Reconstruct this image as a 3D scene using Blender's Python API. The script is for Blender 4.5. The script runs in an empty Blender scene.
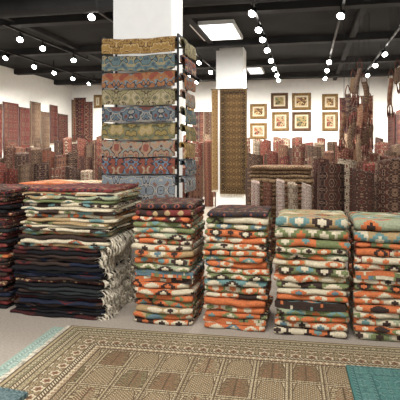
import bpy, math, random, bmesh
from mathutils import Vector, Matrix
random.seed(7)
C=bpy.context.scene.collection
TH=math.radians(12); c_,s_=math.cos(TH),math.sin(TH); F=500.0; EYE=1.6
def wx(px,Y):
    a=(px-200)/F
    return Y*(a*c_-s_)/(a*s_+c_)
def wdepth(px,Y):
    a=(px-200)/F
    return Y/(a*s_+c_)
def wz(py,px,Y):
    return EYE-(py-150)/F*wdepth(px,Y)
def topx(x,y):
    return 200+F*(x*c_+y*s_)/(-x*s_+y*c_)
# ---------------------------------------------------------------- materials
class NB:
    def __init__(s,name,rough=0.9):
        s.m=bpy.data.materials.new(name); s.m.use_nodes=True
        s.nt=s.m.node_tree; s.b=s.nt.nodes['Principled BSDF']; s.b.inputs['Roughness'].default_value=rough
        try: s.b.inputs['Specular IOR Level'].default_value=0.2
        except: pass
    def n(s,t): return s.nt.nodes.new(t)
    def l(s,a,b): s.nt.links.new(a,b)
    def put(s,inp,v):
        if isinstance(v,bpy.types.NodeSocket): s.l(v,inp)
        else: inp.default_value=v
    def M(s,op,a,b=0.0,c=0.0):
        n=s.n('ShaderNodeMath'); n.operation=op
        s.put(n.inputs[0],a); s.put(n.inputs[1],b); s.put(n.inputs[2],c)
        return n.outputs[0]
    def vec(s,x,y,z=0.0):
        n=s.n('ShaderNodeCombineXYZ'); s.put(n.inputs[0],x); s.put(n.inputs[1],y); s.put(n.inputs[2],z); return n.outputs[0]
    def uv(s):
        n=s.n('ShaderNodeTexCoord'); p=s.n('ShaderNodeSeparateXYZ'); s.l(n.outputs['UV'],p.inputs[0]); return p.outputs[0],p.outputs[1]
    def obj(s):
        n=s.n('ShaderNodeTexCoord'); return n.outputs['Object']
    def rnd(s): return s.n('ShaderNodeObjectInfo').outputs['Random']
    def ramp(s,f,stops,const=True):
        n=s.n('ShaderNodeValToRGB'); r=n.color_ramp
        r.interpolation='CONSTANT' if const else 'LINEAR'
        while len(r.elements)<len(stops): r.elements.new(0.5)
        for e,(p,col) in zip(r.elements,stops):
            e.position=p; e.color=(*col,1)
        s.put(n.inputs[0],f); return n.outputs[0]
    def pal(s,f,cols):
        k=len(cols); return s.ramp(f,[(i/k,cc) for i,cc in enumerate(cols)])
    def mix(s,f,a,b,mode='MIX'):
        n=s.n('ShaderNodeMix'); n.data_type='RGBA'; n.blend_type=mode
        s.put(n.inputs[0],f)
        for i,v in ((6,a),(7,b)):
            if isinstance(v,tuple): v=(*v,1) if len(v)==3 else v
            s.put(n.inputs[i],v)
        return n.outputs[2]
    def noise(s,v,sc,det=2.0,rough=0.5):
        n=s.n('ShaderNodeTexNoise'); s.put(n.inputs['Vector'],v); n.inputs['Scale'].default_value=sc; n.inputs['Detail'].default_value=det; n.inputs['Roughness'].default_value=rough
        return n.outputs['Fac']
    def white(s,v):
        n=s.n('ShaderNodeTexWhiteNoise'); s.put(n.inputs['Vector'],v); return n.outputs['Value']
    def bump(s,h,st=0.4,dist=0.01):
        n=s.n('ShaderNodeBump'); n.inputs['Strength'].default_value=st; n.inputs['Distance'].default_value=dist
        s.put(n.inputs['Height'],h); s.l(n.outputs[0],s.b.inputs['Normal'])
    def lt(s,a,b): return s.M('LESS_THAN',a,b)
    def gt(s,a,b): return s.M('GREATER_THAN',a,b)
    def fin(s,col,weave=True):
        if weave:
            nz=s.noise(s.obj(),70,2.0)
            k=s.M('MULTIPLY_ADD',nz,0.9,0.5)
            g=s.n('ShaderNodeCombineColor'); s.l(k,g.inputs[0]); s.l(k,g.inputs[1]); s.l(k,g.inputs[2])
            col=s.mix(1.0,col,g.outputs[0],'MULTIPLY')
            s.bump(nz,0.5,0.006)
        s.put(s.b.inputs['Base Color'],col if not isinstance(col,tuple) else (*col,1)); return s.m
def plain(name,col,rough=0.6,metal=0.0,var=0.12,scale=8):
    b=NB(name,rough); b.b.inputs['Metallic'].default_value=metal
    nz=b.noise(b.obj(),scale,3.0)
    c2=tuple(max(0,x*(1-var*2)) for x in col)
    cc=b.ramp(nz,[(0.3,c2),(0.7,col)],False)
    b.l(cc,b.b.inputs['Base Color']); return b.m
def emis(name,col,st):
    b=NB(name); b.b.inputs['Emission Color'].default_value=(*col,1); b.b.inputs['Emission Strength'].default_value=st
    b.b.inputs['Base Color'].default_value=(*col,1)
    return b.m
DK=(0.022,0.014,0.012)
def kilim(name,pal,cu=0.10,cv=0.042,bgp=None,dens=0.85,vc=.612):
    """stepped diamonds in rows centred on the fold, a few colours per rug"""
    b=NB(name,0.95); u,v=b.uv(); r=b.rnd()
    w=b.M('MULTIPLY',b.M('SUBTRACT',b.noise(b.obj(),18,1.0),0.5),0.008)
    jit=b.M('MULTIPLY',b.M('SUBTRACT',b.M('FRACT',b.M('MULTIPLY',r,29.0)),0.5),0.4)
    U=b.M('DIVIDE',b.M('ADD',b.M('ADD',u,w),b.M('MULTIPLY',r,7.3)),cu); V=b.M('ADD',b.M('ADD',b.M('DIVIDE',b.M('SUBTRACT',v,vc),cv),20.42),jit)
    U=b.M('ADD',U,b.M('MULTIPLY',b.M('FLOOR',V),0.5))
    Uq=b.M('DIVIDE',b.M('FLOOR',b.M('MULTIPLY',U,16.0)),16.0); Vq=b.M('DIVIDE',b.M('FLOOR',b.M('MULTIPLY',V,8.0)),8.0)
    du=b.M('MULTIPLY',b.M('ABSOLUTE',b.M('SUBTRACT',b.M('FRACT',Uq),0.47)),2.0); dv=b.M('MULTIPLY',b.M('ABSOLUTE',b.M('SUBTRACT',b.M('FRACT',Vq),0.44)),2.0)
    f=b.M('ADD',du,dv)
    cu_,cv_=b.M('FLOOR',Uq),b.M('FLOOR',Vq)
    R91=b.M('MULTIPLY',r,91.0)
    odd=b.M('MULTIPLY',b.M('FRACT',b.M('MULTIPLY',cu_,0.5)),2.0)
    wn=b.white(b.vec(odd,b.M('MULTIPLY',cv_,3.0),R91)); wn2=b.white(b.vec(cu_,b.M('ADD',cv_,40.0),R91))
    wn=b.M('FRACT',b.M('ADD',wn,b.M('MULTIPLY',b.gt(wn2,.8),.37)))
    bg=b.pal(b.M('FRACT',b.M('MULTIPLY',r,17.0)),bgp or pal)
    bg2=b.pal(b.M('FRACT',b.M('MULTIPLY',r,53.0)),bgp or pal)
    seg=b.white(b.vec(b.M('FLOOR',b.M('DIVIDE',U,2.0)),3.0,R91))
    bg=b.mix(b.gt(seg,0.6),bg,bg2)
    col=b.mix(b.M('MULTIPLY',b.lt(f,1.02),b.lt(wn2,dens)),bg,DK)
    col=b.mix(b.M('MULTIPLY',b.lt(f,0.95),b.lt(wn2,dens)),col,b.pal(wn,pal))
    col=b.mix(b.M('MULTIPLY',b.lt(f,0.45),b.lt(wn2,dens)),col,b.pal(b.M('FRACT',b.M('MULTIPLY',wn,7.7)),pal))
    return b.fin(col)
def persian(name,base,dark,a1,a2,cell=0.16,W=None,L=None,bw=0.12,bord=None,basepal=None,off=0.0,sc=3.2):
    b=NB(name,0.95); u,v=b.uv(); r=b.rnd()
    m=b.M('PINGPONG',u,cell/2); n=b.M('PINGPONG',v,cell*0.6)
    nz=b.noise(b.vec(m,n,b.M('MULTIPLY',r,5.0)),sc/cell,1.5)
    bs=b.pal(r,basepal) if basepal else base
    def patt(bs,k=0.0):
        c1=b.mix(b.gt(nz,0.44+k),bs,dark)
        c1=b.mix(b.gt(nz,0.485+k),c1,a1)
        c1=b.mix(b.gt(nz,0.55+k-off),c1,bs)
        c1=b.mix(b.gt(nz,0.64+k),c1,a2)
        c1=b.mix(b.lt(nz,0.34+k),c1,a2)
        return c1
    col=patt(bs)
    if W:
        d=b.M('MINIMUM',b.M('MINIMUM',u,b.M('SUBTRACT',W,u)),b.M('MINIMUM',v,b.M('SUBTRACT',L,v)))
        bc=patt(bord or a1,0.03)
        dd=b.M('DIVIDE',d,bw)
        col=b.mix(b.lt(dd,1.0),col,dark)
        col=b.mix(b.lt(dd,0.94),col,a1)
        gt=b.lt(b.M('PINGPONG',b.M('ADD',u,v),0.02),0.01)
        col=b.mix(b.M('MULTIPLY',gt,b.lt(dd,0.94)),col,dark)
        col=b.mix(b.lt(dd,0.84),col,bc)
        col=b.mix(b.lt(dd,0.30),col,dark)
        col=b.mix(b.lt(dd,0.26),col,a1)
        col=b.mix(b.M('MULTIPLY',gt,b.lt(dd,0.26)),col,dark)
        col=b.mix(b.lt(dd,0.12),col,bs)
    return b.fin(col)
def garden(name,W,L,bw):
    """beige/brown rug: field of small ornate garden panels, multi-band border"""
    b=NB(name,0.95); u,v=b.uv()
    be=(0.33,0.265,0.16); lb=(0.45,0.385,0.265); br=(0.085,0.055,0.03); mb=(0.18,0.125,0.068); ol=(0.17,0.15,0.08); ru=(0.20,0.10,0.055)
    def mirr(cell,sc,sd):
        m=b.M('PINGPONG',u,cell/2); n=b.M('PINGPONG',v,cell/2)
        return b.noise(b.vec(m,n,sd),sc,1.0)
    def flower(cell,ou=0.0):
        du=b.M('SUBTRACT',b.M('FRACT',b.M('ADD',b.M('DIVIDE',u,cell),ou)),0.5); dv=b.M('SUBTRACT',b.M('FRACT',b.M('DIVIDE',v,cell)),0.5)
        rad=b.M('SQRT',b.M('ADD',b.M('MULTIPLY',du,du),b.M('MULTIPLY',dv,dv)))
        an=b.M('ARCTAN2',dv,du)
        return b.M('ADD',rad,b.M('MULTIPLY',b.M('COSINE',b.M('MULTIPLY',an,6.0)),0.05))
    n1=mirr(0.08,50.0,1.3); n2=mirr(0.12,42.0,4.1)
    def two(nz,A,B_,Cc,k=0.5):
        c=b.mix(b.gt(nz,k),A,B_); return b.mix(b.M('MULTIPLY',b.gt(nz,k+.07),b.lt(nz,k+.14)),c,Cc)
    def rings(f,bgc,c1,c2,c3,k=1.0):
        c=b.mix(b.lt(f,0.42*k),bgc,c1); c=b.mix(b.lt(f,0.36*k),c,c2); c=b.mix(b.lt(f,0.22*k),c,c3); return b.mix(b.lt(f,0.10*k),c,c1)
    pw,pl=0.235,0.30
    pu,pv=b.M('DIVIDE',b.M('SUBTRACT',u,0.05),pw),b.M('DIVIDE',b.M('ADD',b.M('SUBTRACT',v,L-.45),pl*10),pl)
    iu,iv=b.M('FLOOR',pu),b.M('FLOOR',pv)
    fu=b.M('MULTIPLY',b.M('ABSOLUTE',b.M('SUBTRACT',b.M('FRACT',pu),0.5)),pw); fvv=b.M('FRACT',pv)
    fv=b.M('MULTIPLY',b.M('ABSOLUTE',b.M('SUBTRACT',fvv,0.5)),pl)
    eg=b.M('MINIMUM',b.M('SUBTRACT',pw/2,fu),b.M('SUBTRACT',pl/2,fv))
    ty=b.M('FRACT',b.M('ADD',b.M('MULTIPLY',iu,.37),b.M('MULTIPLY',iv,.5))); ty2=b.white(b.vec(iu,iv,9.0))
    bgp=b.pal(ty2,[be,lb,mb,be,ol])
    br_=b.M('PINGPONG',b.M('ADD',b.M('MULTIPLY',fvv,pl),b.M('MULTIPLY',fu,-0.9)),0.012)
    crown=b.lt(b.M('ADD',b.M('MULTIPLY',fu,1.9),b.M('MULTIPLY',fvv,0.12)),0.165)
    tree=b.mix(b.M('MULTIPLY',b.lt(br_,0.007),crown),bgp,br)
    tree=b.mix(b.M('MULTIPLY',b.gt(n1,.55),crown),tree,ru)
    tree=b.mix(b.M('MULTIPLY',b.gt(n1,.51),b.M('SUBTRACT',1.0,crown)),tree,br)
    tree=b.mix(b.lt(fu,0.006),tree,br)
    lat=b.M('ADD',b.M('PINGPONG',fu,0.014),b.M('PINGPONG',fv,0.014))
    la=b.mix(b.lt(lat,0.011),mb,br); la=b.mix(b.lt(lat,0.006),la,lb); la=b.mix(b.gt(lat,0.022),la,be)
    inner=b.mix(b.gt(ty,0.5),tree,la)
    sh=b.M('ADD',b.M('MULTIPLY',b.M('MULTIPLY',fu,fu),10.0),b.M('MULTIPLY',fvv,0.10))
    inner=b.mix(b.gt(sh,0.135),inner,b.mix(b.gt(n1,.5),lb,mb))
    inner=b.mix(b.gt(b.M('ABSOLUTE',b.M('SUBTRACT',sh,0.135)),0.006),br,inner)
    col=b.mix(b.gt(eg,0.026),two(n1,be,br,lb,.5),inner)
    col=b.mix(b.M('MULTIPLY',b.gt(eg,0.021),b.lt(eg,0.028)),col,br)
    col=b.mix(b.lt(eg,0.005),col,br)
    d=b.M('MINIMUM',b.M('MINIMUM',u,b.M('SUBTRACT',W,u)),b.M('MINIMUM',v,b.M('SUBTRACT',L,v)))
    dd=b.M('DIVIDE',d,bw)
    fl=flower(0.12); fl2=flower(0.045)
    tri=b.lt(b.M('PINGPONG',b.M('ADD',u,v),0.014),0.007)
    layers=[(1.0,br),(.97,rings(fl2,lb,mb,ru,be)),(.87,br),(.84,b.mix(tri,lb,br)),(.78,br),(.755,rings(fl,two(n2,mb,be,br,.5),br,lb,ru)),(.46,br),(.435,rings(fl2,be,br,ol,lb)),(.34,br),(.315,b.mix(tri,lb,mb)),(.25,br),(.225,rings(fl2,ol,br,lb,be)),(.11,br),(.085,be),(.03,br)]
    for t,c in layers: col=b.mix(b.lt(dd,t),col,c)
    return b.fin(col)
OR=(0.47,0.135,0.05);CR=(0.52,0.45,0.32);OL=(0.15,0.17,0.075);SL=(0.10,0.155,0.175);BR=(0.04,0.025,0.02);TN=(0.34,0.235,0.12);TE=(0.12,0.21,0.20);MA=(0.15,0.03,0.027);NV=(0.014,0.018,0.034);BK=(0.010,0.009,0.010);SG=(0.27,0.29,0.19)
M_k1=kilim('kilim_bright',[OR,CR,SL,CR,OR,BR,CR],0.155,0.06,bgp=[OR,CR,BR,OL,OR,TN,CR],dens=.95)
M_k2=kilim('kilim_green',[CR,OL,OR,CR,TE,BR],0.17,0.065,bgp=[SG,CR,OL,BR,TE,OR],dens=.95)
M_k3=kilim('kilim_red',[OR,CR,BR,OR,CR,OL],0.13,0.055,bgp=[OR,MA,OR,CR,OL,SL],dens=.95)
M_k4=kilim('kilim_dark',[BK,(0.08,0.016,0.015),BK,NV,(0.16,0.13,0.1)],0.2,0.05,[BK,NV,BK,(0.045,0.012,0.012),BK,BR,(.022,.025,.025)],.25)
M_k5=kilim('kilim_maroon',[MA,BR,(0.22,0.07,0.045),TN,NV,BR],0.06,0.04,[MA,BR,(0.08,0.022,0.02),BR])
M_k6=kilim('kilim_pale',[OR,CR,TE,SG,OR,OL,BR],0.19,0.11,bgp=[CR,SG,(0.45,0.40,0.28),TN],dens=.95,vc=.60)
M_k7=kilim('kilim_thin',[CR,OL,BR,(0.30,0.10,0.05),CR,TE],0.18,0.04,bgp=[TN,OL,CR,SG,CR,BR,OL,TN],dens=.6,vc=.79)
REDS=[(0.14,0.028,0.022),(0.07,0.026,0.02),(0.16,0.055,0.034),(0.07,0.042,0.028),(0.16,0.026,0.02),(0.035,0.018,0.017),(0.20,0.14,0.09),(0.10,0.024,0.02),(0.10,0.065,0.045),(0.18,0.08,0.05)]
M_roll=persian('rolled_rug_wool',REDS[0],(0.025,0.014,0.013),(0.22,0.145,0.095),(0.055,0.036,0.034),0.14,basepal=REDS,off=.02)
M_roll2=persian('rolled_rug_backing',REDS[0],(0.05,0.025,0.02),(0.32,0.25,0.18),(0.13,0.04,0.03),0.2,basepal=[(0.22,0.15,0.10),(0.17,0.05,0.035),(0.13,0.05,0.035),(0.34,0.28,0.20),(0.14,0.035,0.028),(.14,.095,.065)],off=.02)
M_roll3=persian('thick_rolled_rug_wool',(0.055,0.028,0.02),(0.016,0.010,0.010),(0.19,0.115,0.075),(0.09,0.025,0.019),0.16,off=.01)
M_roll4=persian('pale_rolled_runner_wool',(0.40,0.33,0.27),(0.18,0.06,0.045),(0.50,0.43,0.37),(0.20,0.045,0.038),0.12)
M_white=plain('white_plaster',(0.80,0.80,0.78),0.7,var=0.02)
M_wall=plain('white_wall_paint',(0.84,0.82,0.77),0.8,var=0.03)
M_blk=plain('black_metal',(0.02,0.02,0.02),0.4,0.6)
M_ceil=plain('dark_ceiling_paint',(0.020,0.020,0.020),0.9,var=0.2,scale=2)
M_beam=plain('charcoal_beam_paint',(0.034,0.033,0.033),0.8,var=0.2,scale=2)
M_lens=emis('lamp_glow',(1.0,0.97,0.9),40)
M_trof=emis('fluorescent_diffuser',(0.95,0.98,1.0),6)
M_gold=plain('gilt_wood',(0.25,0.145,0.05),0.45,0.0,0.3,20)
M_dwood=plain('dark_wood',(0.13,0.065,0.03),0.5,0,0.3,20)
M_mat=plain('cream_mount_board',(0.52,0.44,0.31),0.9,var=0.04)
M_fr=plain('cream_wool_fringe',(0.74,0.66,0.52),0.95,var=0.3,scale=30)
b=NB('beige_carpet',0.98); nz=b.noise(b.obj(),60,3.0,0.7); n2=b.noise(b.obj(),1.5,2.0)
cc=b.ramp(nz,[(0.3,(0.26,0.22,0.18)),(0.7,(0.41,0.36,0.305))],False)
cc=b.mix(b.M('MULTIPLY',n2,0.25),cc,(0.25,0.21,0.17)); b.bump(nz,0.5,0.01); b.l(cc,b.b.inputs['Base Color']); M_floor=b.m
# ---------------------------------------------------------------- mesh helpers
def mesh(name,V,Fc,mat,smooth=False,uvs=None):
    me=bpy.data.meshes.new(name); me.from_pydata([tuple(v) for v in V],[],Fc); me.update()
    if uvs:
        ul=me.uv_layers.new(name='UVMap')
        for i,p in enumerate(me.polygons):
            for k,li in enumerate(p.loop_indices): ul.data[li].uv=uvs[i][k]
    for p in me.polygons: p.use_smooth=smooth
    if mat: me.materials.append(mat)
    return me
def fixn(me):
    bm=bmesh.new(); bm.from_mesh(me); bmesh.ops.recalc_face_normals(bm,faces=bm.faces); bm.to_mesh(me); bm.free(); return me
def ob(name,me,loc=(0,0,0),rot=(0,0,0),parent=None,label=None,cat=None,group=None,kind=None,scale=(1,1,1)):
    o=bpy.data.objects.new(name,me); C.objects.link(o); o.location=loc; o.rotation_euler=rot; o.scale=scale
    if parent: o.parent=parent
    if label:o['label']=label
    if cat:o['category']=cat
    if group:o['group']=group
    if name=='fringe': kind='stuff'
    if kind:o['kind']=kind
    return o
def boxdata(x0,x1,y0,y1,z0,z1,V,Fc):
    k=len(V)
    V+= [(x0,y0,z0),(x1,y0,z0),(x1,y1,z0),(x0,y1,z0),(x0,y0,z1),(x1,y0,z1),(x1,y1,z1),(x0,y1,z1)]
    Fc+= [[k+i for i in f] for f in ((3,2,1,0),(4,5,6,7),(0,1,5,4),(1,2,6,5),(2,3,7,6),(3,0,4,7))]
def boxes(name,bl,mat,bevel=0.0):
    V=[];Fc=[]
    for q in bl: boxdata(*q,V,Fc)
    me=mesh(name,V,Fc,mat)
    if bevel:
        bm=bmesh.new(); bm.from_mesh(me); bmesh.ops.bevel(bm,geom=list(bm.edges),offset=bevel,segments=2,affect='EDGES'); bm.to_mesh(me); bm.free()
    return me
def lathe(name,prof,mat,seg=16,smooth=True):
    V=[];Fc=[];N=len(prof)
    for i in range(seg):
        a=2*math.pi*i/seg
        for r,z in prof: V.append((r*math.cos(a),r*math.sin(a),z))
    for i in range(seg):
        j=(i+1)%seg
        for k in range(N-1): Fc.append([i*N+k,j*N+k,j*N+k+1,i*N+k+1])
    Fc.append([i*N for i in range(seg)][::-1]); Fc.append([i*N+N-1 for i in range(seg)])
    return mesh(name,V,Fc,mat,smooth)
def strip(name,path,h,xs,mat,vertical=False,wob=None):
    N=len(path); outer=[];inner=[];S=[0]
    for i in range(N):
        a=path[max(i-1,0)]; c=path[min(i+1,N-1)]
        dx,dy=c[0]-a[0],c[1]-a[1]; l=math.hypot(dx,dy) or 1
        nx_,ny_=-dy/l,dx/l
        outer.append((path[i][0]+nx_*h,path[i][1]+ny_*h)); inner.append((path[i][0]-nx_*h,path[i][1]-ny_*h))
        if i: S.append(S[-1]+math.hypot(path[i][0]-path[i-1][0],path[i][1]-path[i-1][1]))
    loop=outer+inner[::-1]; sv=S+S[::-1]; L=len(loop); nx=len(xs)-1
    V=[];Fc=[];U=[]
    for x in xs:
        for (a,bb) in loop:
            p=(a,bb,x) if vertical else (x,a,bb)
            if wob: p=wob(*p)
            V.append(p)
    for k in range(nx):
        ua=xs[k]-xs[0]; ub=xs[k+1]-xs[0]
        for i in range(L):
            j=(i+1)%L
            Fc.append([k*L+i,k*L+j,(k+1)*L+j,(k+1)*L+i]); U.append([(ua,sv[i]),(ua,sv[j]),(ub,sv[j]),(ub,sv[i])])
    for k,rev in ((0,True),(nx,False)):
        for i in range(N-1):
            q=[k*L+i,k*L+i+1,k*L+L-2-i,k*L+L-1-i]; uu=xs[k]-xs[0]
            us=[(uu,S[i]),(uu,S[i+1]),(uu+.02,S[i+1]),(uu+.02,S[i])]
            if rev: q=q[::-1];us=us[::-1]
            Fc.append(q);U.append(us)
    me=fixn(mesh(name,V,Fc,mat,True,U))
    try: me.set_sharp_from_angle(angle=math.radians(55))
    except Exception: pass
    return me
def lin(a,b_,n): return [a+(b_-a)*i/n for i in range(n+1)]
# ---------------------------------------------------------------- room
H=4.2; XL,XR,YB,YF=-9.2,2.8,18.6,-2.5
def st(name,bl,mat): return ob(name,boxes(name,bl,mat),kind='structure')
st('floor',[(XL-.2,XR+.2,YF,YB+.2,-.1,0)],M_floor)
st('ceiling',[(XL-.2,XR+.2,YF,YB+.2,H,H+.1)],M_ceil)
st('wall_left',[(XL-.2,XL,YF,YB,0,H)],M_wall)
st('wall_right',[(XR,XR+.2,YF,YB,0,H)],M_wall)
st('wall_back',[(XL-.2,XR+.2,YB,YB+.2,0,H)],M_wall)
st('baseboard_back',[(XL,XR,YB-.02,YB,0,.12)],M_dwood)
st('baseboard_left',[(XL,XL+.02,YF,YB-.02,0,.12)],M_dwood)
i=0
for y in (8.9,11.7,14.6,17.2):
    i+=1; st('trim_%d'%i,[(XL,XR,y-.12,y+.12,H-.16,H)],M_beam)
for x in (-5.6,-2.2,1.0):
    i+=1; st('trim_%d'%i,[(x-.06,x+.06,7,YB,H-.1,H)],M_beam)
duct=lathe('ceiling_duct',[(0.17,0),(0.17,2),(0.185,2),(0.185,2.06),(0.17,2.06),(0.17,4.5),(0.185,4.5),(0.185,4.56),(0.17,4.56),(0.17,8)],M_beam,20)
ob('ceiling_duct',duct,(-5.3,7.6,H-.19),(0,math.radians(90),0),label='dark round air duct running under the ceiling',cat='air duct')
def column(px0,px1,Y,dy,lab):
    x0,x1=wx(px0,Y),wx(px1,Y)
    o=ob('column',boxes('column',[(x0,x1,Y,Y+dy,0,H-.0)],M_white,0.012),label=lab,cat='column')
    ob('base_trim',boxes('base_trim',[(x0-.02,x1+.02,Y-.02,Y+dy+.02,0,.12)],M_white),parent=o)
    return x0,x1
c1=column(113,172,6.0,.55,'square white plaster column behind the rug display rack')
c2=column(216,243,12.4,.7,'square white plaster column with a runner hung on it')
# ---------------------------------------------------------------- folded rugs
random.seed(11)
def folded_mesh(w,d,t,mat,seed,amp=0.005):
    rs=random.Random(seed); ph=[rs.uniform(0,6.28) for _ in range(6)]
    q=t/4; yf=-d/2+t/2; P=[]
    for k in range(7): P.append((d/2-(d/2-yf)*k/6,q))
    for k in range(1,7):
        a=-math.pi/2-math.pi*k/7
        P.append((yf+q*math.cos(a)*1.35,t/2+q*math.sin(a)))
    for k in range(7): P.append((yf+(d/2-yf)*k/6,3*q))
    rc=.042
    def wob(x,y,z):
        y2=y+0.016*math.sin(x*9+ph[0])+0.007*math.sin(x*23+ph[1])
        z2=z+amp*math.sin(x*11+ph[2])*math.cos(y*6+ph[3])+amp*.6*math.sin(x*27+ph[4])*(1 if y<0 else .4)
        x2=x+0.006*math.sin(y*12+ph[5])
        dx=w/2-abs(x)
        if dx<rc:
            e=1-dx/rc; k=math.sqrt(max(0,1-e*e*.8))
            z2=t/2+(z2-t/2)*(.4+.6*k)-.003*e
            if y<-d*.25: y2+=(1-k)*.035
        return (x2,y2,max(z2,-.002))
    xs=[-w/2,-w/2+.006,-w/2+.018,-w/2+.04]+lin(-w/2+.065,w/2-.065,14)+[w/2-.04,w/2-.018,w/2-.006,w/2]
    return strip('folded_rug',P,q*.95,xs,mat,False,wob)
def fringe_mesh(d,L=.09,n=46,seed=0):
    rs=random.Random(seed); V=[];Fc=[]
    for i in range(n):
        if rs.random()<.2: continue
        y=-d/2+d*(i+.5)/n+rs.uniform(-.008,.008); LL=L*rs.uniform(.6,1.35); ox=rs.uniform(0,.04)
        pts=[(-.02,0),(0.012+ox*.5,.004),(0.034+ox,-LL*.3),(0.034+ox*1.1,-LL*.7),(0.02+ox,-LL)]
        dy=rs.uniform(-.025,.025); k=len(V); r0=rs.uniform(.004,.011); RR=(.7,1,1.15,1.1,.6)
        for j,(x,z) in enumerate(pts):
            r=r0*RR[j]
            yy=y+dy*j/4
            V+=[(x-r,yy-r,z),(x+r,yy-r,z),(x+r,yy+r,z),(x-r,yy+r,z)]
        for j in range(4):
            for m in range(4):
                n_=(m+1)%4; Fc.append([k+j*4+m,k+j*4+n_,k+j*4+4+n_,k+j*4+4+m])
        Fc.append([k+16,k+17,k+18,k+19]); Fc.append([k+3,k+2,k+1,k])
    return mesh('fringe',V,Fc,M_fr,True)
fringeM=[fringe_mesh(.80,.085,34,i) for i in range(4)]
def stack(xc,yfront,w,d,Htot,t,matf,labf,group,shift=None,fr=None,seed=0,dw=.03,top=None,mess=1.0):
    rs=random.Random(seed); z=0.0; i=0
    variants={}
    while z<Htot:
        f=z/Htot; tt=t*rs.uniform(.84,1.2)
        tm=t
        if top and z>Htot-top: tt=t*1.6; tm=t*1.6
        mat=matf(f,rs,i)
        key=(mat.name,tm,rs.randrange(2))
        if key not in variants: variants[key]=folded_mesh(w,d,tm,mat,rs.randrange(9999),.005*mess)
        me=variants[key]
        sx=rs.uniform(1-dw,1+dw)
        ox=(shift(f) if shift else 0)+rs.uniform(-.016,.016)*mess; oy=rs.uniform(-.02,.02)*mess
        flip=rs.random()<.08
        o=ob('folded_rug',me,(xc+ox,yfront+d/2+oy,z),(0,0,math.radians(rs.uniform(-1.8,1.8)*mess+(180 if flip else 0))),
             label=labf(f,mat),cat='rug',group=group,scale=(sx,rs.uniform(.98,1.02),tt/tm*.97))
        if fr and not flip and fr(f,rs):
            ob('fringe',rs.choice(fringeM),(w/2-.006,0,t*.6),parent=o)
        z+=tt*1.03; i+=1
    return z
LB={'kilim_bright':'folded kilim in rust, cream and slate','kilim_green':'folded kilim in cream, olive and rust','kilim_red':'folded kilim in red, orange and brown','kilim_dark':'folded black, navy and maroon flatweave','kilim_maroon':'folded maroon patterned flatweave','kilim_pale':'folded pale cream and sage kilim','kilim_thin':'thin folded cream and olive kilim'}
def lab(place): return lambda f,m: LB[m.name]+' '+place
def mC(f,rs,i): return M_k5 if f>.92 else rs.choice([M_k1,M_k1,M_k3,M_k2,M_k1])
def mD(f,rs,i): return M_k5 if f>.9 else rs.choice([M_k1,M_k2,M_k3,M_k1])
def mE(f,rs,i): return M_k6 if f>.84 else rs.choice([M_k1,M_k2,M_k2,M_k1,M_k3])
def mF(f,rs,i): return M_k6 if f>.84 else rs.choice([M_k2,M_k1,M_k1,M_k3])
def mB(f,rs,i): return (rs.choice([M_k7,M_k5]) if f>.96 else rs.choice([M_k7,M_k7,M_k7,M_k2,M_k7])) if f>.55 else rs.choice([M_k4]*7+[M_k5])
def mA(f,rs,i): return rs.choice([M_k5,M_k4,M_k4,M_k5,M_k5,M_k3])
YS=4.4
def mk(pxa,pxb,Hh,t,mf,place,group,seed,d=.62,**k):
    xa,xb=wx(pxa,YS),wx(pxb,YS)
    return stack((xa+xb)/2,YS,xb-xa,d,Hh,t,mf,lab(place),group,seed=seed,**k)
mk(133,191,1.07,.053,mC,'in a waist-high stack','kilim stack with a maroon top',3)
mk(204,266,1.05,.053,mD,'in a waist-high stack','kilim stack between two other stacks',4)
mk(276,348,.93,.058,mE,'in a waist-high stack','kilim stack with thick pale folds on top',5,top=.15)
mk(355,430,.94,.058,mF,'in a waist-high stack','kilim stack with sage folds on top',6,top=.15)
xa,xb=wx(12,YS),wx(100,YS)
stack((xa+xb)/2,YS,xb-xa,.8,1.20,.032,mB,lab('in a wide stack'),'wide stack of thin kilims over dark flatweaves',
   shift=lambda f:(.10 if f>.55 else .0)+.03*math.sin(f*9),fr=lambda f,rs:f<.62 and rs.random()<.9,seed=8,mess=1.5)
stack(xa-.66,YS+.1,1.05,.8,1.20,.036,mA,lab('in a wide stack'),'maroon flatweave stack',seed=9)
stack(-3.1,5.75,1.0,.7,1.15,.045,mA,lab('behind the front row'),'maroon stack behind the front row',seed=12)
# ---------------------------------------------------------------- rack of draped rugs
def col_rug(n,base,dark,a1,a2): return persian(n,base,dark,a1,a2,0.36,off=.005,sc=3.8)
RK=[col_rug('gold_wool',(0.25,0.15,0.05),(0.09,0.05,0.024),(0.35,0.24,0.11),(0.15,0.08,0.03)),
 col_rug('teal_wool',(0.09,0.13,0.135),(0.035,0.04,0.045),(0.23,0.19,0.11),(0.055,0.075,0.09)),
 col_rug('copper_blue_wool',(0.24,0.11,0.05),(0.05,0.04,0.045),(0.14,0.17,0.18),(0.19,0.055,0.035)),
 col_rug('olive_wool',(0.20,0.17,0.09),(0.07,0.05,0.03),(0.30,0.25,0.16),(0.11,0.105,0.07)),
 col_rug('slate_wool',(0.09,0.12,0.14),(0.035,0.037,0.045),(0.23,0.21,0.18),(0.12,0.05,0.04)),
 col_rug('moss_gold_wool',(0.23,0.17,0.065),(0.07,0.055,0.025),(0.13,0.13,0.08),(0.30,0.23,0.12)),
 col_rug('rose_tan_wool',(0.28,0.18,0.12),(0.11,0.05,0.035),(0.20,0.21,0.18),(0.20,0.07,0.05)),
 col_rug('rust_blue_wool',(0.19,0.06,0.04),(0.035,0.032,0.04),(0.11,0.16,0.20),(0.30,0.23,0.15)),
 col_rug('grey_blue_wool',(0.18,0.20,0.215),(0.05,0.05,0.06),(0.32,0.29,0.24),(0.18,0.10,0.075))]
YR=5.55
xl,xr=wx(103,YR),wx(178,YR)
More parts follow.
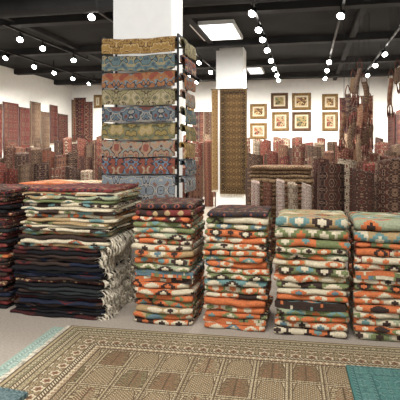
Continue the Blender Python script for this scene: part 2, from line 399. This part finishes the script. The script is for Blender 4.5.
zs=[wz(p,140,YR) for p in (38,55,72,89,106,123,140,157,174)]
rack=ob('rug_rack',None,((xl+xr)/2,YR,0),label='tall black metal rack with tiers of draped rugs',cat='display rack')
cx=(xl+xr)/2; hw=(xr-xl)/2; ht=zs[0]+.0
yb=.42; pt=.011
for (x,y) in ((-hw,0),(hw,0),(-hw,yb),(hw,yb)):
    ob('post',boxes('post',[(x-pt,x+pt,y-pt,y+pt,0,ht+.03)],M_blk,.003),parent=rack)
    ob('foot',boxes('foot',[(x-.04,x+.04,y-.09,y+.02,0,.02)],M_blk,.004),parent=rack)
ob('top_rail',boxes('top_rail',[(hw-pt,hw+pt,0,yb,ht+.01,ht+.03),(-hw-pt,-hw+pt,0,yb,ht+.01,ht+.03),(-hw,hw,yb-pt,yb+pt,ht+.01,ht+.03)],M_blk),parent=rack)
barm=lathe('bar',[(.012,-hw),(.012,hw)],M_blk,10)
def drape(w,front,back,mat,seed,r=.04,bul=.006):
    rs=random.Random(seed); p1,p2,p3=[rs.uniform(0,6) for _ in range(3)]
    P=[]
    for k in range(6): P.append((-r-.024-bul*math.sin(k/5*3.1)-.010*(1-k/5),-front+(front-.004)*k/5))
    for k in range(1,9):
        a=math.pi-math.pi*k/8; P.append((r*math.cos(a)*1.5,.004+r*math.sin(a)*.6))
    for k in range(1,5): P.append((r*1.5,-back*k/4))
    def wob(x,y,z): return (x,y+.008*math.sin(x*11+p1)*(1 if z<0 else .3),z+.005*math.sin(x*6+p2)+.003*math.sin(x*19+p3)-.007*(1-(2*x/w)**2))
    return strip('draped_rug',P,.009,lin(-w/2,w/2,16),mat,False,wob)
names=['gold patterned','teal floral','copper and blue','olive beige','slate blue','moss and gold','rose tan','rust and blue','grey-blue floral']
for k,z in enumerate(zs):
    ob('bar',barm,(0,0,z-.045),(0,math.radians(90),0),parent=rack)
    fr=.150 if k<8 else .36
    ob('draped_rug',drape(hw*2-.035,fr,.10,RK[k],k),(cx,YR-.0,z-.036),label=names[k]+' wool rug draped over a rack bar',cat='rug',group='rugs draped on the display rack')
    ob('bar',barm,(0,yb,z-.045),(0,math.radians(90),0),parent=rack)
for k,z in enumerate(zs):
    me=drape(yb+.06,.16,.05,RK[(k*4+3)%9],k+40,.012,.006)
    ob('draped_rug',me,(cx+hw+.05,YR+yb/2+.01,z-.042),(0,0,math.radians(90)),label=names[(k*4+3)%9]+' wool rug draped on the rack side',cat='rug',group='rugs draped on the rack side')
# ---------------------------------------------------------------- hanging rugs
def flat_rug(w,l,mat,t=.012,hang=True,nx=10,ny=16,seed=0,amp=.01):
    rs=random.Random(seed); p=rs.uniform(0,6)
    V=[];Fc=[];U=[]
    for s in (0,1):
        for j in range(ny+1):
            for i in range(nx+1):
                x=w*i/nx; y=l*j/ny; o=amp*math.sin(x*9+p)*math.cos(y*2+p)
                V.append((x-w/2,(o-t*s),y-l) if hang else (x-w/2,y-l/2,t*(1-s)))
    n=(nx+1)*(ny+1)
    def uvof(k): k%=n; return (w*(k%(nx+1))/nx,l*(k//(nx+1))/ny)
    for s in (0,1):
        for j in range(ny):
            for i in range(nx):
                a=s*n+j*(nx+1)+i; q=[a,a+1,a+nx+2,a+nx+1]
                if s: q=q[::-1]
                Fc.append(q)
    def edge(a,b_): Fc.append([a,b_,b_+n,a+n])
    for i in range(nx): edge(i+1,i); edge(ny*(nx+1)+i,ny*(nx+1)+i+1)
    for j in range(ny): edge(j*(nx+1),(j+1)*(nx+1)); edge((j+1)*(nx+1)+nx,j*(nx+1)+nx)
    U=[[uvof(k) for k in f] for f in Fc]
    return fixn(mesh('rug',V,Fc,mat,False,U))
def fr_strip(w,L,n,hang):
    V=[];Fc=[]; rs=random.Random(3)
    for i in range(n):
        x=-w/2+w*(i+.5)/n; dx=rs.uniform(-.008,.008); r=w/n*.33; k=len(V)
        LL=L*rs.uniform(.85,1.1)
        if hang: V+=[(x-r,-.004,0),(x+r,-.004,0),(x+r+dx,-.004,-LL),(x-r+dx,-.004,-LL),(x-r,.002,0),(x+r,.002,0),(x+r+dx,.002,-LL),(x-r+dx,.002,-LL)]
        else: V+=[(x-r,0,.002),(x+r,0,.002),(x+r+dx,-LL,.002),(x-r+dx,-LL,.002),(x-r,0,.007),(x+r,0,.007),(x+r+dx,-LL,.006),(x-r+dx,-LL,.006)]
        Fc+=[[k+i2 for i2 in f] for f in ((3,2,1,0),(4,5,6,7),(0,1,5,4),(1,2,6,5),(2,3,7,6),(3,0,4,7))]
    return mesh('fringe',V,Fc,M_fr)
def hang(w,l,loc,rotz,mat,label,seed=0,group=None):
    o=ob('hanging_rug',flat_rug(w,l,mat,seed=seed),loc,(0,0,rotz),label=label,cat='rug',group=group)
    ob('hanging_rod',lathe('hanging_rod',[(.012,-w/2-.02),(.012,w/2+.02)],M_blk,8),(0,0,.0),(0,math.radians(90),0),parent=o)
    ob('fringe',fr_strip(w,.06,int(w/.03),True),(0,0,-l),parent=o)
    return o
Yc=12.37
w=wx(247,Yc)-wx(220,Yc); zt=wz(89,232,Yc); zb=wz(194,232,Yc)
mr=persian('runner_gold_black',(0.085,0.048,0.02),(0.014,0.009,0.007),(0.20,0.125,0.05),(0.035,0.018,0.014),0.14,w,zt-zb,.15,(0.025,0.015,0.009),off=.02)
hang(w,zt-zb,((wx(220,Yc)+wx(247,Yc))/2,Yc,zt),0,mr,'narrow gold and black runner hung on the white column',1)
mr2=persian('gold_rug_narrow',(0.20,0.12,0.045),(0.09,0.045,0.02),(0.28,0.19,0.09),(0.14,0.07,0.03),0.12,.2,zt-zb-.1,.05)
hang(.16,zt-zb-.1,(wx(216,Yc)-.03,Yc-.0,zt),0,mr2,'slim tan-gold rug hung beside the runner',2)
mm=[persian('hung_maroon_%s'%n,bb,(0.02,0.008,0.012),a1,a2,0.25,1.3,2.0,.28,bd) for n,bb,a1,a2,bd in (
 ('red',(0.14,0.022,0.018),(0.22,0.13,0.08),(0.035,0.025,0.04),(0.05,0.016,0.018)),
 ('wine',(0.08,0.016,0.018),(0.22,0.155,0.105),(0.14,0.03,0.025),(0.11,0.025,0.02)),
 ('brick',(0.16,0.05,0.03),(0.27,0.21,0.15),(0.04,0.03,0.04),(0.07,0.025,0.02)),
 ('tan',(0.18,0.11,0.065),(0.26,0.19,0.13),(0.10,0.035,0.025),(0.08,0.04,0.025)))]
k=0
rsw=random.Random(5); y=12.2
while y<17.7:
    k+=1; ww=rsw.uniform(.5,.85); ll=rsw.uniform(1.4,2.0)
    hang(ww,ll,(XL+.05,y+ww/2,rsw.uniform(2.9,3.3)),math.radians(90),mm[rsw.randrange(4)],'patterned rug hung on the side wall',k,'rugs on the side wall')
    y+=ww+.06
for y in (15.9,17.5):
    k+=1; hang(1.3,2.0,(XR-.05,y,2.8),math.radians(-90),mm[k%3],'dark red patterned rug hung on the end wall',k,'rugs on the far side wall')
for px,ww,tp in ((71,.45,100),(80,.5,98),(88,.4,102),(198,.42,112),(209,.4,112),(347,.5,98),(357,.5,104),(367,.4,96)):
    k+=1; Y=YB-.06; hang(ww,1.7,(wx(px,Y),Y,wz(tp,px,Y)),0,mm[k%4],'patterned rug hung on the back wall',k,'rugs on the back wall')
# ---------------------------------------------------------------- floor rugs
def floor_rug(name,x0,x1,y0,y1,z,mat,rot,label,fringe=None,t=.01):
    w,l=x1-x0,y1-y0
    o=ob(name,flat_rug(w,l,mat,t,False,2,2),((x0+x1)/2,(y0+y1)/2,z),(0,0,rot),label=label,cat='rug')
    if fringe:
        ob('fringe',fr_strip(l,.05,int(l/.022),False),(-w/2+.002,0,0),(0,0,math.radians(-90)),parent=o)
    return o
m1=garden('beige_garden_rug_wool',4.0,2.66,.45)
m0=persian('seafoam_rug_wool',(0.27,0.36,0.30),(0.20,0.28,0.24),(0.36,0.42,0.36),(0.26,0.34,0.29),0.2,4.3,2.7,.2,(0.30,0.39,0.33))
m2=persian('teal_rug_wool',(0.05,0.13,0.115),(0.03,0.08,0.075),(0.09,0.17,0.15),(0.04,0.10,0.09),0.16,2.0,2.4,.16,(0.06,0.14,0.125))
m3=persian('grey_teal_rug_wool',(0.08,0.125,0.125),(0.055,0.09,0.095),(0.12,0.17,0.17),(0.07,0.115,0.12),0.16,2.0,2.4,.16,(0.10,0.14,0.14))
floor_rug('floor_rug',-2.19,2.0,1.45,4.18,0,m0,math.radians(1.4),'seafoam green rug lying under the beige panel rug')
floor_rug('floor_rug',-2.03,1.97,1.56,4.22,.0105,m1,math.radians(1.6),'large beige and brown rug with garden panels and borders',True)
floor_rug('floor_rug',.32,2.3,1.4,3.78,.022,m2,math.radians(2),'teal green pile rug lying over the beige rug',t=.03)
floor_rug('floor_rug',-3.83,-1.86,.63,3.01,.022,m3,math.radians(-6),'grey-teal pile rug overlapping the beige rug corner',t=.03)
# ---------------------------------------------------------------- rolled rugs
def roll_mesh(R,h,mat,turns=4,seed=0):
    rs=random.Random(seed); th=R/(turns+.6); P=[]
    n=turns*16
    for i in range(n+1):
        a=2*math.pi*i/16; r=th*.6+(R-th*1.1)*i/n
        P.append((r*math.cos(a),r*math.sin(a)))
    ph=rs.uniform(0,6)
    def wob(x,y,z):
        f=1+.03*math.sin(z*6+ph); 
        return (x*f+.012*math.sin(z*3+ph),y*f*.94,z+(R-math.hypot(x,y))*-.25*(1 if z>h*.9 else 0)+(.03*math.sin(math.atan2(y,x)+ph) if z>h*.9 else 0))
    return strip('rolled_rug',P,th*.40,lin(0,h,5),mat,True,wob)
RM=[roll_mesh(.16,1.5,m,4,i) for i,m in enumerate([M_roll,M_roll,M_roll2,M_roll3,M_roll4])]
def roll(x,y,h,R,lab,group,mi=None,tilt=3):
    mi=random.choice([0,0,1,1,2,2]) if mi is None else mi
    ob('rolled_rug',RM[mi],(x,y,.0),(math.radians(random.uniform(-tilt,tilt)),math.radians(random.uniform(-tilt,tilt)),random.uniform(0,6.28)),label=lab,cat='rug',group=group,scale=(R/.16,R/.16,h/1.5))
def rowr(xa,xb,y,h0,h1,R,group,lab):
    x=xa
    while x<xb:
        r=R*random.uniform(.75,1.18); x+=r
        ok=not(c2[0]-.25<x<c2[1]+.25 and 12.0<y<13.5) and x+r<2.7
        if y<12.3 and 206<topx(x,y)<253: ok=False
        if ok: roll(x,y+random.uniform(-.10,.10),random.uniform(h0,h1),r,lab,group,tilt=.9)
        x+=r+.02
rowr(-6.5,-3.6,8.9,1.2,1.45,.155,'rolled rugs in a near row','rolled red-brown wool rug standing upright')
rowr(-7.4,-4.2,10.8,1.4,1.7,.155,'rolled rugs in a middle row','rolled dark red rug standing on end')
rowr(-8.6,-4.6,13.0,1.65,1.95,.16,'rolled rugs in a tall row','tall rolled red rug standing on end')
rowr(-2.9,-.2,8.3,1.1,1.35,.15,'rolled rugs between the columns','rolled maroon rug standing on end')
rowr(-3.6,1.6,10.2,1.3,1.6,.155,'rolled rugs in the middle aisle','rolled maroon rug standing upright')
rowr(-1.0,2.3,11.9,1.5,1.75,.155,'rolled rugs in a crowded aisle row','rolled brown rug standing upright')
rowr(-3.8,2.3,14.0,1.65,1.9,.16,'rolled rugs before the back wall','tall rolled red-brown rug standing on end')
rowr(-8.4,2.3,16.8,1.8,2.15,.17,'rolled rugs along the back wall','tall rolled rug near the back wall')
for px,top,Y,R,mi in ((331,165,6.1,.19,3),(361,170,5.9,.145,3),(390,159,6.2,.20,3),(428,165,6.0,.17,1),(375,163,7.4,.17,0),(347,160,7.6,.16,2),(321,160,8.0,.15,0),(398,155,8.3,.16,0)):
    roll(wx(px,Y),Y,wz(top,px,Y),R,'thick dark patterned rolled rug behind the folded stacks','thick rolled rugs behind the stacks',mi,.5)
xa,xb=wx(250,7.2),wx(312,7.2)
mwd=persian('brown_pile_rug',(0.13,0.075,0.04),(0.045,0.024,0.016),(0.24,0.16,0.09),(0.14,0.045,0.03),0.1)
LB['brown_pile_rug']='folded brown wool pile rug'
stack((xa+xb)/2,7.2,xb-xa,.7,1.36,.06,lambda f,rs,i:mwd,lab('in a high stack'),'high stack of brown rugs',seed=31)
for i,px in enumerate((255,267,280,293,306)):
    Y=6.6; roll(wx(px,Y),Y,wz(183+random.uniform(-3,3),px,Y),.07,'short cream and red rolled runner standing on end','short rolled runners',(4,0,4,2,4)[i],.5)
# ---------------------------------------------------------------- picture frames
artm=[]
for n,a,bb,cc in (('sepia',(0.3,0.18,0.08),(0.10,0.05,0.025),(0.5,0.38,0.2)),('rose',(0.26,0.08,0.05),(0.35,0.26,0.15),(0.08,0.045,0.035)),('green',(0.12,0.13,0.07),(0.30,0.22,0.1),(0.07,0.045,0.025))):
    q=NB('small_artwork_'+n,0.8); z=q.noise(q.obj(),6,2.0); q.fin(q.ramp(z,[(0,a),(0.45,bb),(0.55,cc),(0.62,a)]),False); artm.append(q.m)
def picture(px0,px1,py0,py1,fm,am,Y=YB):
    pc=(px0+px1)/2; w=wx(px1,Y)-wx(px0,Y); zt_,zb_=wz(py0,pc,Y),wz(py1,pc,Y); h=zt_-zb_
    fw=.10
    o=ob('framed_picture',None,(wx(pc,Y),Y-.03,(zt_+zb_)/2),label='small picture with cream mount in a %s frame'%('gilt' if fm is M_gold else 'dark wood'),cat='framed picture',group='pictures on the back wall')
    V=[];Fc=[]
    out=[(-w/2,-h/2),(w/2,-h/2),(w/2,h/2),(-w/2,h/2)]; inn=[(x-math.copysign(fw,x),z_-math.copysign(fw,z_)) for x,z_ in out]; mid=[(x-math.copysign(fw*.35,x),z_-math.copysign(fw*.35,z_)) for x,z_ in out]
    for ring,y in ((out,.03),(out,-.005),(mid,-.03),(inn,-.005),(inn,.03)):
        V+=[(x,y,z_) for x,z_ in ring]
    for r_ in range(4):
        for i in range(4):
            j=(i+1)%4; Fc.append([r_*4+i,r_*4+j,r_*4+4+j,r_*4+4+i])
    ob('frame',mesh('frame',V,Fc,fm),parent=o)
    ob('mount_board',boxes('mount_board',[(-w/2+fw,w/2-fw,.0,.012,-h/2+fw,h/2-fw)],M_mat),parent=o)
    ob('artwork',boxes('artwork',[(-w/2+fw*1.6,w/2-fw*1.6,-.006,.0,-h/2+fw*1.6,h/2-fw*1.6)],am),parent=o)
for i,(a,b2,c3,d3) in enumerate(((250,267,104,119),(250,267,123,139),(271,288,93,109),(292,311,93,110),(272,289,112,131),(292,311,112,131),(322,338,94,110),(322,338,112,131),(94,102,95,108),(188,194,99,112))):
    picture(a,b2,c3,d3,M_gold if i not in(2,5) else M_dwood,artm[i%3])
# ---------------------------------------------------------------- track lights
canm=lathe('lamp_can',[(.03,.14),(.045,.12),(.055,.0),(.068,-.03),(.064,-.03),(.05,0.0)],M_blk,14)
lensm=lathe('lamp_lens',[(.062,-.02),(.060,-.03),(.040,-.048),(.0005,-.058)],M_lens,14)
stemm=boxes('lamp_stem',[(-.012,.012,-.012,.012,0,.12)],M_blk)
def rail(x,y0,y1):
    o=ob('track_rail',boxes('track_rail',[(x-.02,x+.02,y0,y1,H-.2,H-.16)],M_blk),label='long black lighting track under the dark ceiling',cat='lighting track',group='lighting tracks')
    for y in (y0+.1,(y0+y1)/2,y1-.1):
        ob('hanger_rod',boxes('hanger_rod',[(x-.008,x+.008,y-.008,y+.008,H-.16,H)],M_blk),parent=o)
def spot(x,y,light=True,e=90):
    z=H-.34
    o=ob('track_light',None,(x,y,z),label='black track spotlight with a glowing bulb',cat='spotlight',group='track spotlights')
    ob('lamp_stem',stemm,(0,0,.03),parent=o)
    rot=(math.radians(-48),0,math.radians(random.uniform(-25,25)))
    ob('lamp_can',canm,(0,0,0),rot,parent=o); ob('lamp_lens',lensm,(0,0,0),rot,parent=o)
    if light:
        L=bpy.data.lights.new('lamp_bulb','SPOT'); L.energy=e*1.12; L.color=(1,.965,.90); L.spot_size=math.radians(165); L.spot_blend=.5; L.shadow_soft_size=.06
        lo=bpy.data.objects.new('lamp_bulb',L); C.objects.link(lo); lo.parent=o; lo.location=(0,-.08,-.10); lo.rotation_euler=(math.radians(15),0,0)
rail(-7.2,10.4,16.3)
for i,y in enumerate((11.0,12.3,13.4,14.6,15.8)): spot(-7.2,y,i%2==0,330)
rail(-.87,7.6,16.6)
for i,y in enumerate((8.25,9.4,10.25,11.35,12.7,14.0,15.2,16.3)): spot(-.87,y,i%2==0,260)
rail(-3.55,7.2,17)
for i,y in enumerate((7.9,13.5,15.0,16.2)): spot(-3.55,y,i in(0,1,3),300)
rail(-5.7,8.6,12.5)
for i,y in enumerate((9.2,10.1,11.6)): spot(-5.7,y,i!=1,300)
rail(-2.7,12,17.5)
for i,y in enumerate((12.6,14.2,16.0)): spot(-2.7,y,i==1,300)
rail(.6,7.6,17)
for i,y in enumerate((8.7,13.2,14.6,16.2)): spot(.57,y,i==2,300)
rail(1.8,8.6,17.4)
for i,y in enumerate((9.0,12.4,14.0,15.8)): spot(1.8,y,i in (1,3),300)
def troffer(px0,px1,Y0,Y1):
    x0,x1=wx(px0,Y0),wx(px1,Y0)
    o=ob('ceiling_light',None,((x0+x1)/2,(Y0+Y1)/2,H),label='recessed rectangular fluorescent ceiling light panel',cat='ceiling light',group='fluorescent panels')
    hw,hl=(x1-x0)/2,(Y1-Y0)/2
    ob('light_housing',boxes('light_housing',[(-hw-.04,-hw,-hl,hl,-.08,0),(hw,hw+.04,-hl,hl,-.08,0),(-hw-.04,hw+.04,-hl-.04,-hl,-.08,0),(-hw-.04,hw+.04,hl,hl+.04,-.08,0)],M_white),parent=o)
    ob('light_diffuser',boxes('light_diffuser',[(-hw,hw,-hl,hl,-.06,-.03)],M_trof),parent=o)
troffer(192,232,9.9,11.3)
troffer(247,260,15.4,16.6)
# ---------------------------------------------------------------- hanging woven bags
def bag_mesh(mat,W,Hh,sd):
    rs=random.Random(sd); V=[];Fc=[];U=[];n=12;m=10; p=rs.uniform(0,6)
    for s in (0,1):
        for j in range(m+1):
            v=j/m
            for i in range(n+1):
                u=i/n; w=W*(.85+.15*math.sin(v*2.0+p*.2)); x=(u-.5)*2*w+.012*math.sin(v*5+p); z=-v*Hh
                bul=.022*math.sin(math.pi*u)*math.sin(math.pi*min(v*.9+.1,1))
                V.append((x,(-bul if s==0 else bul),z-.02*math.sin(math.pi*u*2+p)*v+.006*math.sin(u*11+p)))
    N=(n+1)*(m+1)
    for s in (0,1):
        for j in range(m):
            for i in range(n):
                a=s*N+j*(n+1)+i; q=[a,a+1,a+n+2,a+n+1]; Fc.append(q if s else q[::-1])
                f=lambda k:((k%N)%(n+1)/n*.3,(k%N)//(n+1)/m*.42)
                U.append([f(k) for k in Fc[-1]])
    return mesh('bag_body',V,Fc,mat,True,U)
M_bag=persian('woven_bag_wool',(0.12,0.025,0.018),(0.018,0.010,0.010),(0.30,0.20,0.12),(0.05,0.024,0.025),.08,basepal=[(0.13,0.025,0.02),(0.07,0.035,0.024),(0.17,0.06,0.035),(0.04,0.024,0.028),(0.20,0.13,0.08)])
M_tas=plain('dark_tassel_wool',(0.13,0.05,0.035),.95,var=.4,scale=20)
bagm=[bag_mesh(M_bag,.08,.28,1),bag_mesh(M_bag,.055,.42,2),bag_mesh(M_bag,.09,.22,3),bag_mesh(M_bag,.045,.50,4)]
bh=[.28,.42,.22,.50]
def tube(name,pts,r,mat,seg=6):
    V=[];Fc=[]
    for k,p in enumerate(pts):
        a=Vector(pts[max(k-1,0)]);bq=Vector(pts[min(k+1,len(pts)-1)]);d=(bq-a).normalized()
        u=d.cross(Vector((0,1,0.01))).normalized(); v=d.cross(u)
        for i in range(seg):
            t=2*math.pi*i/seg; V.append(Vector(p)+u*r*math.cos(t)+v*r*math.sin(t))
    for k in range(len(pts)-1):
        for i in range(seg):
            j=(i+1)%seg; Fc.append([k*seg+i,k*seg+j,(k+1)*seg+j,(k+1)*seg+i])
    return mesh(name,V,Fc,mat,True)
strapm=tube('strap',[(-.05,0,0),(-.035,0,.08),(-.015,0,.14),(0,0,.16),(.015,0,.14),(.035,0,.08),(.05,0,0)],.009,M_tas)
tasm=lathe('tassel',[(.004,0.03),(.012,.0),(.009,-.03),(.018,-.12),(.012,-.18)],M_tas,10)
def bags(px,top,n,Y,nm):
    x=wx(px,Y); z0=wz(top,px,Y)
    ob('rope',tube('rope',[(0,0,H-z0+n*.4),(0,0,0)],.0045,M_blk),(x,Y,z0-n*.4),label='dark cord hanging from the ceiling holding woven bags',cat='cord',group='cords with bags')
    z=z0
    for i in range(n):
        j=random.randrange(4)
        g=ob('woven_bag',None,(x+random.uniform(-.03,.03),Y-.05,z-.15),(0,random.uniform(-.14,.14),random.uniform(-.6,.6)),label='small dark red woven bag with strap and tassels',cat='bag',group=nm)
        ob('bag_body',bagm[j],parent=g); ob('strap',strapm,parent=g)
        for tx in (-.045,0,.045): ob('tassel',tasm,(tx,0,-bh[j]-.02),(0,random.uniform(-.15,.15),0),parent=g)
        z-=bh[j]+random.uniform(.10,.18)
for i,(px,top,n) in enumerate(((344,104,2),(349,86,3),(354,70,4),(359,60,4),(364,74,3),(369,94,2),(390,70,1),(397,60,1))):
    bags(px,top,n,9.4+(i%3)*.28,'woven bags hanging in a cluster')
# ---------------------------------------------------------------- lights, world, camera
def area(loc,rot,sx,sy,e,col=(1,.975,.94)):
    L=bpy.data.lights.new('area','AREA'); L.shape='RECTANGLE'; L.size=sx; L.size_y=sy; L.energy=e; L.color=col
    o=bpy.data.objects.new('shop_light',L); C.objects.link(o); o.location=loc; o.rotation_euler=rot
area((-1,-2.2,2.6),(math.radians(80),0,0),6,2.6,145,(.99,.99,1))
area((-1.5,1.8,4.1),(math.radians(12),0,0),5,1.0,310)
area((-2,6.3,4.1),(0,0,0),6,.8,190)
w=bpy.data.worlds.new('world'); bpy.context.scene.world=w; w.use_nodes=True
w.node_tree.nodes['Background'].inputs[0].default_value=(.96,.98,1,1); w.node_tree.nodes['Background'].inputs[1].default_value=.7
cam=bpy.data.cameras.new('camera'); co=bpy.data.objects.new('camera',cam); C.objects.link(co)
co.location=(0,0,EYE); co.rotation_euler=(math.radians(90),0,TH)
cam.sensor_width=36; cam.lens=36*F/400; cam.shift_y=-50/400; cam.clip_end=100
bpy.context.scene.camera=co
bpy.context.scene.view_settings.view_transform='Standard'
